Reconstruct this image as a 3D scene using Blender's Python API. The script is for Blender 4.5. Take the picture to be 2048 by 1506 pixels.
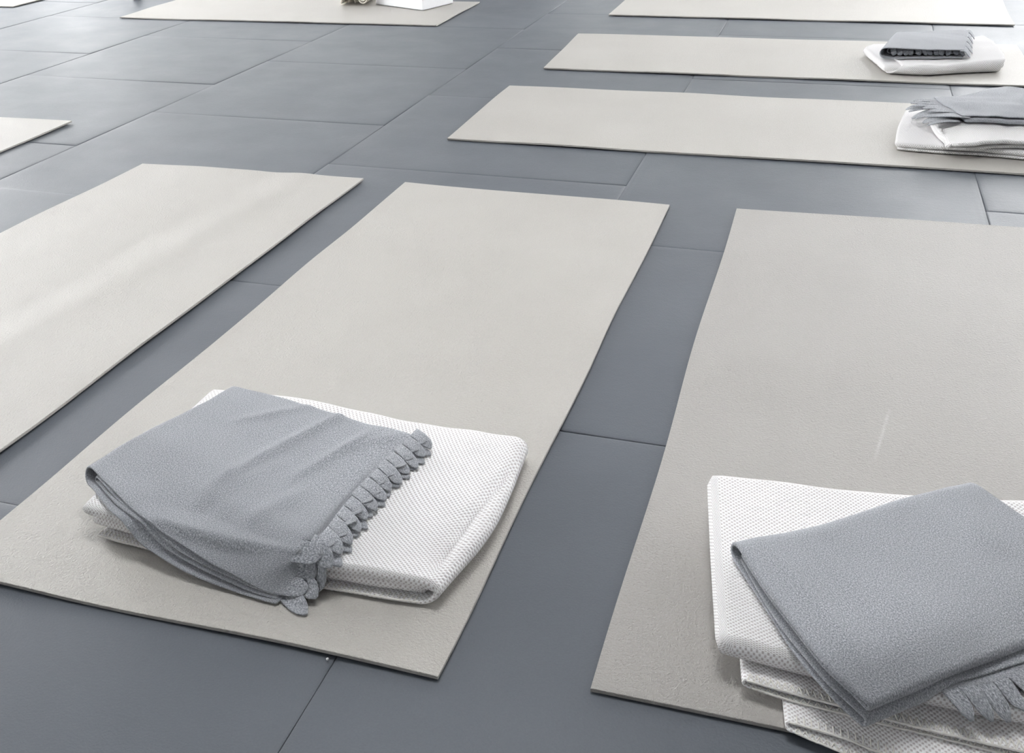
import bpy, math, random
import numpy as np
from mathutils import Vector, Matrix
from mathutils.bvhtree import BVHTree

random.seed(7)
for o in list(bpy.data.objects):
    bpy.data.objects.remove(o)
scene = bpy.context.scene
C = scene.collection

# ------------------------------------------------------------------ camera
W, H = 2048.0, 1506.0
F_PX, CX, CY, CAM_H = 2122.0856, 871.7347, 834.9646, 1.00921923
FW = np.array([-0.30133617, 0.81446855, -0.49582002])
RT = np.array([0.94345564, 0.3300203, -0.03127375])
UP = np.array([-0.13815919, 0.47720811, 0.86786201])
cam_data = bpy.data.cameras.new('camera')
cam = bpy.data.objects.new('camera', cam_data)
C.objects.link(cam)
cam_data.sensor_width = 36.0
cam_data.lens = 36.0 * F_PX / W
cam_data.shift_x = (W / 2 - CX) / W
cam_data.shift_y = (CY - H / 2) / W
cam_data.clip_start = 0.05
m = Matrix.Identity(4)
for i in range(3):
    m[i][0], m[i][1], m[i][2] = RT[i], UP[i], -FW[i]
m[2][3] = CAM_H
cam.matrix_world = m
scene.camera = cam

# ------------------------------------------------------------------ world, lights, exposure
world = bpy.data.worlds.new('overcast_sky')
scene.world = world
world.use_nodes = True
bgn = world.node_tree.nodes['Background']
bgn.inputs['Color'].default_value = (0.99, 0.995, 1.0, 1)
bgn.inputs['Strength'].default_value = 8.0
vs = scene.view_settings
vs.view_transform = 'Standard'
vs.look = 'None'
vs.gamma = 1.0
vs.use_curve_mapping = False
vs.exposure = 0.75


def area_light(name, loc, direction, sx, sy, power, color=(1, 1, 1)):
    d = bpy.data.lights.new(name, 'AREA')
    d.shape = 'RECTANGLE'
    d.size, d.size_y = sx, sy
    d.energy = power
    d.color = color
    o = bpy.data.objects.new(name, d)
    C.objects.link(o)
    o.location = loc
    o.rotation_euler = Vector(direction).to_track_quat('-Z', 'Y').to_euler()
    return o


# room limits (metres); floor tiles are one metre square
X0, X1, Y0, Y1, ZC = -8.53, 4.47, -2.3, 9.7, 3.1


def at(px, py, z=0.0):
    """world point at height z that the photograph shows at pixel px, py"""
    d = FW + (px - CX) / F_PX * RT - (py - CY) / F_PX * UP
    t = (z - CAM_H) / d[2]
    return np.array([0, 0, CAM_H]) + t * d


# ------------------------------------------------------------------ helpers
def tag(o, label=None, cat=None, group=None, kind=None):
    if label: o['label'] = label
    if cat: o['category'] = cat
    if group: o['group'] = group
    if kind: o['kind'] = kind
    return o


def mesh_obj(name, verts, faces, mat, parent=None, smooth=True, uvs=None, origin=None):
    verts = np.asarray(verts, float)
    if origin is not None:
        verts = verts - np.asarray(origin)
    me = bpy.data.meshes.new(name)
    me.from_pydata(verts.tolist(), [], faces)
    if uvs is not None:
        uvl = me.uv_layers.new(name='UVMap')
        li = np.empty(len(me.loops), dtype=np.int32)
        me.loops.foreach_get('vertex_index', li)
        uvl.data.foreach_set('uv', np.asarray(uvs, np.float32)[li].ravel())
    if smooth:
        me.polygons.foreach_set('use_smooth', np.ones(len(me.polygons), dtype=bool))
    me.materials.append(mat)
    me.update()
    o = bpy.data.objects.new(name, me)
    C.objects.link(o)
    if parent is not None:
        o.parent = parent
    elif origin is not None:
        o.location = origin
    return o


def empty(name, loc):
    o = bpy.data.objects.new(name, None)
    o.empty_display_size = 0.05
    o.location = loc
    C.objects.link(o)
    return o


def box_mesh(x0, x1, y0, y1, z0, z1):
    v = [(x, y, z) for z in (z0, z1) for y in (y0, y1) for x in (x0, x1)]
    f = [(0, 2, 3, 1), (4, 5, 7, 6), (0, 1, 5, 4), (2, 6, 7, 3), (0, 4, 6, 2), (1, 3, 7, 5)]
    return v, f


def boxes(name, lst, mat, parent=None):
    V, Fc = [], []
    for b in lst:
        v, f = box_mesh(*b)
        n = len(V)
        V += v
        Fc += [tuple(i + n for i in q) for q in f]
    return mesh_obj(name, V, Fc, mat, parent, smooth=False)


def wob(x, y, seed, scale=1.0, n=5):
    """smooth vectorised noise in about -1..1"""
    r = np.random.RandomState(seed)
    out = 0
    for i in range(n):
        a = r.uniform(0, 2 * math.pi)
        k = scale * r.uniform(0.6, 1.9)
        out = out + math.sqrt(1.0 / n) * np.sin(k * (math.cos(a) * x + math.sin(a) * y) + r.uniform(0, 6.28))
    return out


# ------------------------------------------------------------------ materials
def new_mat(name):
    mt = bpy.data.materials.new(name)
    mt.use_nodes = True
    nt = mt.node_tree
    b = nt.nodes['Principled BSDF']
    return mt, nt, b


def nd(nt, t, **kw):
    n = nt.nodes.new(t)
    for k, v in kw.items():
        setattr(n, k, v)
    return n


def ramp(nt, fac, stops):
    r = nd(nt, 'ShaderNodeValToRGB')
    e = r.color_ramp.elements
    while len(e) < len(stops):
        e.new(0.5)
    for el, (p, c) in zip(e, stops):
        el.position = p
        el.color = (*c, 1)
    nt.links.new(fac, r.inputs['Fac'])
    return r.outputs['Color']


def noise(nt, vec, scale, detail=2.0, rough=0.5):
    n = nd(nt, 'ShaderNodeTexNoise')
    n.inputs['Scale'].default_value = scale
    n.inputs['Detail'].default_value = detail
    n.inputs['Roughness'].default_value = rough
    nt.links.new(vec, n.inputs['Vector'])
    return n.outputs['Fac']


def math_(nt, op, a, b=None, clamp=False):
    n = nd(nt, 'ShaderNodeMath', operation=op, use_clamp=clamp)
    for i, s in enumerate((a, b)):
        if s is None: continue
        if isinstance(s, (int, float)):
            n.inputs[i].default_value = s
        else:
            nt.links.new(s, n.inputs[i])
    return n.outputs[0]


def bump(nt, b, height, dist, strength=1.0):
    n = nd(nt, 'ShaderNodeBump')
    n.inputs['Distance'].default_value = dist
    n.inputs['Strength'].default_value = strength
    nt.links.new(height, n.inputs['Height'])
    nt.links.new(n.outputs[0], b.inputs['Normal'])


def plain(name, col, rough=0.6, spec=0.4):
    mt, nt, b = new_mat(name)
    b.inputs['Base Color'].default_value = (*col, 1)
    b.inputs['Roughness'].default_value = rough
    b.inputs['Specular IOR Level'].default_value = spec
    tc = nd(nt, 'ShaderNodeTexCoord')
    bump(nt, b, noise(nt, tc.outputs['Object'], 90, 3), 0.0006)
    return mt


def make_tile_mat():
    mt, nt, b = new_mat('slate_blue_rubber')
    tc = nd(nt, 'ShaderNodeTexCoord')
    geo = nd(nt, 'ShaderNodeNewGeometry')
    pos = geo.outputs['Position']
    n1 = noise(nt, pos, 3.0, 4)
    n2 = noise(nt, pos, 420, 2)
    mix = math_(nt, 'ADD', math_(nt, 'MULTIPLY', n1, 0.6), math_(nt, 'MULTIPLY', n2, 0.4))
    col = ramp(nt, mix, [(0.3, (0.096, 0.107, 0.124)), (0.7, (0.116, 0.129, 0.148))])
    nt.links.new(col, b.inputs['Base Color'])
    b.inputs['Roughness'].default_value = 0.46
    b.inputs['Specular IOR Level'].default_value = 0.34
    rr = ramp(nt, noise(nt, pos, 5.0, 5, 0.6), [(0.3, (0.44,) * 3), (0.7, (0.50,) * 3)])
    nt.links.new(rr, b.inputs['Roughness'])
    h = math_(nt, 'ADD', math_(nt, 'MULTIPLY', noise(nt, pos, 260, 3, 0.6), 1.0), math_(nt, 'MULTIPLY', noise(nt, pos, 60, 2), 0.6))
    bump(nt, b, h, 0.0009, 0.6)
    return mt


def make_mat_mat(name='greige_mat_foam', k=(1, 1, 1), scuff=None):
    mt, nt, b = new_mat(name)
    geo = nd(nt, 'ShaderNodeNewGeometry')
    pos = geo.outputs['Position']
    n1 = noise(nt, pos, 2.2, 4)
    n2 = noise(nt, pos, 300, 2)
    mix = math_(nt, 'ADD', math_(nt, 'MULTIPLY', n1, 0.55), math_(nt, 'MULTIPLY', n2, 0.45))
    col = ramp(nt, mix, [(0.3, (0.430 * k[0], 0.411 * k[1], 0.378 * k[2])), (0.7, (0.490 * k[0], 0.471 * k[1], 0.438 * k[2]))])
    if scuff is not None:      # a pale rubbed streak from point a to point b
        a_, b_ = scuff
        d_ = b_ - a_
        L_ = float(np.linalg.norm(d_[:2]))
        ux, uy = float(d_[0] / L_), float(d_[1] / L_)
        sp_ = nd(nt, 'ShaderNodeSeparateXYZ')
        nt.links.new(pos, sp_.inputs[0])
        dx = math_(nt, 'SUBTRACT', sp_.outputs[0], float(a_[0]))
        dy = math_(nt, 'SUBTRACT', sp_.outputs[1], float(a_[1]))
        al = math_(nt, 'ADD', math_(nt, 'MULTIPLY', dx, ux), math_(nt, 'MULTIPLY', dy, uy))
        ac = math_(nt, 'ABSOLUTE', math_(nt, 'SUBTRACT', math_(nt, 'MULTIPLY', dy, ux), math_(nt, 'MULTIPLY', dx, uy)))
        m1 = math_(nt, 'SUBTRACT', 1.0, math_(nt, 'DIVIDE', ac, 0.0045), clamp=True)
        m2 = math_(nt, 'DIVIDE', al, 0.04, clamp=True)
        m3 = math_(nt, 'DIVIDE', math_(nt, 'SUBTRACT', L_, al), 0.04, clamp=True)
        mk = math_(nt, 'MULTIPLY', math_(nt, 'MULTIPLY', m1, math_(nt, 'MULTIPLY', m2, m3)), noise(nt, pos, 90, 3))
        mx = nd(nt, 'ShaderNodeMix', data_type='RGBA')
        nt.links.new(mk, mx.inputs['Factor'])
        nt.links.new(col, mx.inputs['A'])
        mx.inputs['B'].default_value = (0.50, 0.50, 0.485, 1)
        col = mx.outputs['Result']
    nt.links.new(col, b.inputs['Base Color'])
    b.inputs['Roughness'].default_value = 0.5
    b.inputs['Specular IOR Level'].default_value = 0.45
    h = math_(nt, 'ADD', noise(nt, pos, 230, 3, 0.6), math_(nt, 'MULTIPLY', noise(nt, pos, 700, 2), 0.4))
    bump(nt, b, h, 0.0030, 0.85)
    return mt


def make_weave_mat():
    mt, nt, b = new_mat('white_birdseye_weave')
    uv = nd(nt, 'ShaderNodeUVMap')
    sep = nd(nt, 'ShaderNodeSeparateXYZ')
    nt.links.new(uv.outputs[0], sep.inputs[0])
    per = 0.0074
    k = 2 * math.pi / per
    wv = nd(nt, 'ShaderNodeTexNoise')
    wv.inputs['Scale'].default_value = 60
    nt.links.new(uv.outputs[0], wv.inputs['Vector'])
    jit = math_(nt, 'MULTIPLY', math_(nt, 'SUBTRACT', wv.outputs['Fac'], 0.5), 0.9)
    su = math_(nt, 'SINE', math_(nt, 'ADD', math_(nt, 'MULTIPLY', sep.outputs[0], k), jit))
    sv = math_(nt, 'SINE', math_(nt, 'ADD', math_(nt, 'MULTIPLY', sep.outputs[1], k * 0.86), jit))
    pr = math_(nt, 'MULTIPLY', su, sv)
    fib = noise(nt, uv.outputs[0], 900, 3)
    v = math_(nt, 'ADD', pr, math_(nt, 'MULTIPLY', math_(nt, 'SUBTRACT', fib, 0.5), 0.7))
    vv = math_(nt, 'MULTIPLY_ADD', v, 0.5)
    nt.nodes[-1].inputs[2].default_value = 0.5
    col = ramp(nt, vv, [(0.20, (0.60, 0.555, 0.55)), (0.52, (0.93, 0.925, 0.925))])
    nt.links.new(col, b.inputs['Base Color'])
    b.inputs['Roughness'].default_value = 0.95
    b.inputs['Specular IOR Level'].default_value = 0.1
    b.inputs['Sheen Weight'].default_value = 0.2
    b.inputs['Sheen Roughness'].default_value = 0.6
    h = math_(nt, 'ADD', vv, math_(nt, 'MULTIPLY', fib, 0.35))
    bump(nt, b, h, 0.0017, 0.8)
    return mt


def make_fleece_mat():
    mt, nt, b = new_mat('heather_grey_fleece')
    tc = nd(nt, 'ShaderNodeTexCoord')
    uv = nd(nt, 'ShaderNodeUVMap')
    f1 = noise(nt, uv.outputs[0], 470, 4, 0.65)
    mp = nd(nt, 'ShaderNodeMapping')
    mp.inputs['Scale'].default_value = (1, 3.2, 1)
    mp.inputs['Rotation'].default_value = (0, 0, 0.6)
    nt.links.new(uv.outputs[0], mp.inputs[0])
    f2 = noise(nt, mp.outputs[0], 420, 3, 0.6)
    mix = math_(nt, 'ADD', math_(nt, 'MULTIPLY', f1, 0.55), math_(nt, 'MULTIPLY', f2, 0.45))
    col = ramp(nt, mix, [(0.38, (0.15, 0.16, 0.18)), (0.49, (0.33, 0.345, 0.375)), (0.60, (0.66, 0.675, 0.71)), (0.68, (0.85, 0.86, 0.89))])
    nt.links.new(col, b.inputs['Base Color'])
    b.inputs['Roughness'].default_value = 0.95
    b.inputs['Specular IOR Level'].default_value = 0.1
    b.inputs['Sheen Weight'].default_value = 0.35
    b.inputs['Sheen Roughness'].default_value = 0.5
    bump(nt, b, mix, 0.003, 0.9)
    return mt


M_TILE = make_tile_mat()
M_MAT = make_mat_mat()
M_MAT_DARKER = make_mat_mat('greige_mat_foam_darker', (0.82, 0.82, 0.83), (at(1748, 925, .006), at(1780, 815, .006)))  # mat foam colour scaled darker, used on the right front mat
M_WEAVE = make_weave_mat()
M_FLEECE = make_fleece_mat()
M_THREAD = plain('cream_thread', (0.80, 0.78, 0.73), 0.9, 0.1)
M_WALL = plain('pale_grey_plaster', (0.56, 0.56, 0.56), 0.8, 0.2)
M_DARK = plain('added_panel_dark', (0.16, 0.16, 0.19), 0.5)  # finish of the added dark panel on the back wall
M_SUB = plain('dark_subfloor', (0.02, 0.022, 0.025), 0.9)
M_FRAME = plain('grey_window_metal', (0.35, 0.36, 0.37), 0.5)
M_BOX = plain('white_card', (0.82, 0.82, 0.84), 0.35, 0.5)
M_TOWEL = plain('cream_towel', (0.90, 0.85, 0.76), 0.95, 0.1)
M_PLASTIC = plain('white_plastic', (0.85, 0.85, 0.85), 0.3, 0.5)

# ------------------------------------------------------------------ room shell
TILE_T = 0.04
floor = boxes('floor', [(X0, X1, Y0, Y1, -0.10, -TILE_T - 0.001)], M_SUB)
tag(floor, 'slate blue rubber floor of square tiles laid in brick bond', None, None, 'structure')


def tile_mesh():
    # square tile whose soft top edge rolls down into the joint
    rings = [(0.4998, -TILE_T), (0.4998, -0.0034), (0.4988, -0.0023), (0.4962, -0.0014), (0.490, -0.0007), (0.470, -0.0002), (0.43, 0.0)]
    v, f = [], []
    for r, z in rings:
        v += [(-r, -r, z), (r, -r, z), (r, r, z), (-r, r, z)]
    for k in range(len(rings) - 1):
        for i in range(4):
            a, b = 4 * k + i, 4 * k + (i + 1) % 4
            f.append((a, b, b + 4, a + 4))
    n = len(rings) - 1
    f.append((4 * n, 4 * n + 1, 4 * n + 2, 4 * n + 3))
    me = bpy.data.meshes.new('tile')
    me.from_pydata(v, [], f)
    me.polygons.foreach_set('use_smooth', np.ones(len(me.polygons), dtype=bool))
    me.materials.append(M_TILE)
    return me


tm = tile_mesh()
XL = -3.5267
for k in range(-5, 8):                       # strips of tiles, each strip shifted by half a tile
    xc = XL + k + 0.5
    off = 0.1765 if k % 2 == 0 else 0.680
    for j in range(-3, 10):
        yc = off + j + 0.5
        if yc + 0.5 > Y1 + 0.45 or yc - 0.5 < Y0 - 0.05:
            continue
        t = bpy.data.objects.new('tile', tm)
        C.objects.link(t)
        t.parent = floor
        t.location = (xc + random.uniform(-.0006, .0006), yc + random.uniform(-.0015, .0015), -0.0008 + random.uniform(-.0007, .0006))
        t.rotation_euler = (random.uniform(-.0009, .0009), random.uniform(-.0009, .0009), random.uniform(-.0012, .0012))

FILL_OPEN = (-1.3, 0.1, 1.6, 2.7)      # ceiling opening added to let in fill light: x0, x1, y0, y1
ceil = boxes('ceiling', [(X0, FILL_OPEN[0], Y0, Y1 + .5, ZC, ZC + 0.12), (FILL_OPEN[1], X1, Y0, Y1 + .5, ZC, ZC + 0.12),
                         (FILL_OPEN[0], FILL_OPEN[1], Y0, FILL_OPEN[2], ZC, ZC + 0.12), (FILL_OPEN[0], FILL_OPEN[1], FILL_OPEN[3], Y1 + .5, ZC, ZC + 0.12)], M_WALL)
tag(ceil, kind='structure')


def wall_with_openings(name, axis, pos, th, a0, a1, openings, mat=None):
    """wall across axis ('x': plane x=pos) with openings (a0,a1,z0,z1)"""
    segs = []
    def put(p0, p1, z0, z1):
        if p1 - p0 < 1e-4 or z1 - z0 < 1e-4: return
        if axis == 'x':
            segs.append((min(pos, pos + th), max(pos, pos + th), p0, p1, z0, z1))
        else:
            segs.append((p0, p1, min(pos, pos + th), max(pos, pos + th), z0, z1))
    cur = a0
    for (p0, p1, z0, z1) in sorted(openings):
        put(cur, p0, -0.1, ZC)
        put(p0, p1, -0.1, z0)
        put(p0, p1, z1, ZC)
        cur = p1
    put(cur, a1, -0.1, ZC)
    return tag(boxes(name, segs, mat or M_WALL), kind='structure')


def window(name, axis, pos, th, p0, p1, z0, z1, n):
    segs = []
    d0, d1 = sorted((pos + th * 0.35, pos + th * 0.65))
    fw = 0.05
    def put(a, b, c, d):
        segs.append((d0, d1, a, b, c, d) if axis == 'x' else (a, b, d0, d1, c, d))
    put(p0, p1, z0, z0 + fw)
    put(p0, p1, z1 - fw, z1)
    for i in range(n + 1):
        c = p0 + fw / 2 + (p1 - p0 - fw) * i / n
        put(c - fw / 2, c + fw / 2, z0 + fw, z1 - fw)
    return tag(boxes(name, segs, M_FRAME), kind='structure')


WIN = []
BACK_OPEN = [(-8.3, -7.5, 0.9, 2.9), (0.8, 4.2, 1.2, 2.9)]
LEFT_OPEN = [(1.0, 9.3, 0.6, 2.9)]
RIGHT_OPEN = [(5.5, 8.0, 1.2, 2.9)]
wall_with_openings('wall_back', 'y', Y1 + .5, 0.2, X0 - .2, X1 + .2, BACK_OPEN, plain('white_plaster', (0.85, 0.85, 0.85), 0.8, 0.2))
wall_with_openings('wall_left', 'x', X0, -0.2, Y0, Y1 + .5, LEFT_OPEN)
wall_with_openings('wall_right', 'x', X1, 0.2, Y0, Y1 + .5, RIGHT_OPEN)
wall_with_openings('wall_front', 'y', Y0, -0.2, X0 - .2, X1 + .2, [])
n = 0
for (ax, pos, th, ops) in (('y', Y1 + .5, .2, BACK_OPEN), ('x', X0, -.2, LEFT_OPEN), ('x', X1, .2, RIGHT_OPEN)):
    for (p0, p1, z0, z1) in ops:
        n += 1
        window('window_%d' % n, ax, pos, th, p0, p1, z0, z1, max(2, int((p1 - p0) / 1.3)))

added_dark_panel = boxes('added_dark_panel_1', [(-3.45, -2.45, Y1 + .455, Y1 + .498, 0.0, 2.2)], M_DARK)  # unseen dark panel, added to darken what the floor reflects
tag(added_dark_panel, kind='structure')
boxes('added_panel_handle', [(-2.62, -2.58, Y1 + .40, Y1 + .44, 0.98, 1.12), (-2.61, -2.59, Y1 + .44, Y1 + .455, 1.0, 1.02), (-2.61, -2.59, Y1 + .44, Y1 + .455, 1.08, 1.10)], M_FRAME, added_dark_panel)

# ------------------------------------------------------------------ yoga mats
MAT_T = 0.0060
MAT_BVH = []


def yoga_mat(corners, label, seed, ridges=(), amp=0.0011, mat=None):
    """corners: near-left, near-right, far-right, far-left (x, y)"""
    c = [np.array(p, float) for p in corners]
    lw = np.linalg.norm(c[1] - c[0])
    ll = np.linalg.norm(c[3] - c[0])
    nu, nv = max(8, int(lw / 0.022)), max(8, int(ll / 0.022))
    u = np.linspace(0, 1, nu + 1)[:, None] * np.ones(nv + 1)[None, :]
    v = np.linspace(0, 1, nv + 1)[None, :] * np.ones(nu + 1)[:, None]
    P = [(1 - u) * (1 - v) * c[0][i] + u * (1 - v) * c[1][i] + u * v * c[2][i] + (1 - u) * v * c[3][i] for i in (0, 1)]
    x, y = P
    # soft edge waver in plan
    edge = np.minimum(np.minimum(u, 1 - u) * lw, np.minimum(v, 1 - v) * ll)
    ew = np.exp(-edge / 0.05)
    x = x + 0.0022 * wob(x, y, seed, 7) * ew
    y = y + 0.0022 * wob(x, y, seed + 1, 7) * ew
    z = amp * (1 + wob(x, y, seed + 2, 6)) * 0.8
    z += ew * 0.0010 * (1 + wob(x, y, seed + 3, 9))
    for (ax, ay, bx, by, h, wd) in ridges:
        d = np.array([bx - ax, by - ay]); L = np.linalg.norm(d); d = d / L
        s = (x - ax) * d[0] + (y - ay) * d[1]
        q = -(x - ax) * d[1] + (y - ay) * d[0]
        z += h * np.exp(-(q / wd) ** 2) * np.clip(np.minimum(s, L - s) / 0.12 + 0.5, 0, 1)
    z = np.maximum(z + (0.003 if ridges else 0), 0) + 0.0006
    n0 = (nu + 1) * (nv + 1)
    bev = 0.0006
    top = np.stack([x, y, z + MAT_T], -1).reshape(-1, 3)
    bot = np.stack([x, y, z], -1).reshape(-1, 3)
    idx = np.arange(n0).reshape(nu + 1, nv + 1)
    a, b, cc, d = idx[:-1, :-1].ravel(), idx[1:, :-1].ravel(), idx[1:, 1:].ravel(), idx[:-1, 1:].ravel()
    faces = np.stack([a, b, cc, d], 1).tolist() + np.stack([a + n0, d + n0, cc + n0, b + n0], 1).tolist()
    loop = list(idx[:, 0]) + list(idx[-1, 1:]) + list(idx[-2::-1, -1]) + list(idx[0, -2:0:-1])
    V = np.concatenate([top, bot])
    # bevel ring: rim verts slightly outside, just under the top
    cen = V[:n0].mean(0)
    rim_t, rim_b = [], []
    for i in loop:
        p = V[i].copy()
        o = p - cen; o[2] = 0
        o = np.sign(np.round(o / np.array([lw, ll, 1]) * 2.02)) if False else o / np.linalg.norm(o)
        pt = p + o * bev; pt[2] -= bev
        pb = p + o * bev; pb[2] = V[i + n0][2] + 0.0003
        rim_t.append(pt); rim_b.append(pb)
    k = len(V); L = len(loop)
    V = np.concatenate([V, np.array(rim_t), np.array(rim_b)])
    for i in range(L):
        j = (i + 1) % L
        faces.append((loop[i], k + i, k + j, loop[j]))
        faces.append((k + i, k + L + i, k + L + j, k + j))
        faces.append((k + L + i, loop[i] + n0, loop[j] + n0, k + L + j))
    org = (float(c[0][0] + c[2][0]) / 2, float(c[0][1] + c[2][1]) / 2, 0.0)
    o = mesh_obj('yoga_mat', V, faces, mat or M_MAT, None, True, None, org)
    o.data.set_sharp_from_angle(angle=math.radians(40))
    tag(o, label, 'yoga mat', 'greige yoga mats laid out on the tiled floor')
    MAT_BVH.append(BVHTree.FromPolygons([tuple(p) for p in V], [tuple(int(i) for i in f) for f in faces]))
    return o


yoga_mat([(-1.193, .982), (-.378, .987), (-.368, 2.992), (-1.186, 3.012)],
         'bare-edged greige yoga mat under the scalloped grey blanket, second in the front row', 11)
yoga_mat([(-.176, 1.029), (.640, 1.040), (.632, 3.030), (-.183, 3.008)],
         'greige yoga mat at the right edge, with a pale scuff and two folded blankets', 23, mat=M_MAT_DARKER)
yoga_mat([(-2.160, 1.00), (-1.345, 1.01), (-1.329, 3.015), (-2.126, 2.994)],
         'greige yoga mat cut off by the left edge, creased lengthwise and without any blanket', 31,
         ridges=[(-1.53, 3.05, -1.70, 1.0, .0036, .05), (-1.64, 3.05, -1.80, 1.0, -.0020, .045), (-1.90, 3.0, -2.0, 1.3, .0018, .07)])
yoga_mat([(-1.225, 3.535), (.775, 3.535), (.785, 4.375), (-1.234, 4.362)],
         'greige yoga mat lying crosswise, nearest of the three crosswise mats at the right', 43)
yoga_mat([(-1.181, 4.729), (.812, 4.750), (.800, 5.585), (-1.206, 5.545)],
         'greige yoga mat lying crosswise, middle of the three crosswise mats at the right', 53)
yoga_mat([(-1.171, 6.135), (.846, 6.117), (.866, 6.945), (-1.175, 6.945)],
         'greige yoga mat lying crosswise without blankets, farthest of three at the top right', 61)
yoga_mat([(-3.996, 5.644), (-2.016, 5.678), (-2.018, 6.477), (-4.010, 6.450)],
         'far greige yoga mat carrying the white box and the cream towel roll', 71)
yoga_mat([(-3.545, 1.43), (-2.735, 1.44), (-2.737, 3.440), (-3.540, 3.412)],
         'greige yoga mat of which only a corner shows at the left edge', 83)
yoga_mat([(-6.98, 5.925), (-4.979, 5.914), (-4.985, 6.715), (-6.985, 6.725)],
         'greige yoga mat of which only a sliver shows in the top left corner', 97)


# ------------------------------------------------------------------ folded cloth
def cr_matrix(n, t):
    """Catmull-Rom weights (len(t) x n) for n uniform knots on 0..1, linear outside"""
    t = np.atleast_1d(t)
    Wt = np.zeros((len(t), n))
    for r, q in enumerate(t):
        s = q * (n - 1)
        if s < 0 or s > n - 1 or n == 2:
            i = 0 if (s < 0 or n == 2) else n - 2
            f = s - i
            Wt[r, i] += 1 - f
            Wt[r, i + 1] += f
            continue
        i = min(int(s), n - 2)
        f = s - i
        w = [-.5 * f + f * f - .5 * f ** 3, 1 - 2.5 * f * f + 1.5 * f ** 3, .5 * f + 2 * f * f - 1.5 * f ** 3, -.5 * f * f + .5 * f ** 3]
        for k in range(4):
            j = i - 1 + k
            if j < 0:
                Wt[r, 0] += 2 * w[k]; Wt[r, 1] -= w[k]
            elif j > n - 1:
                Wt[r, n - 1] += 2 * w[k]; Wt[r, n - 2] -= w[k]
            else:
                Wt[r, j] += w[k]
    return Wt


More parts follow.
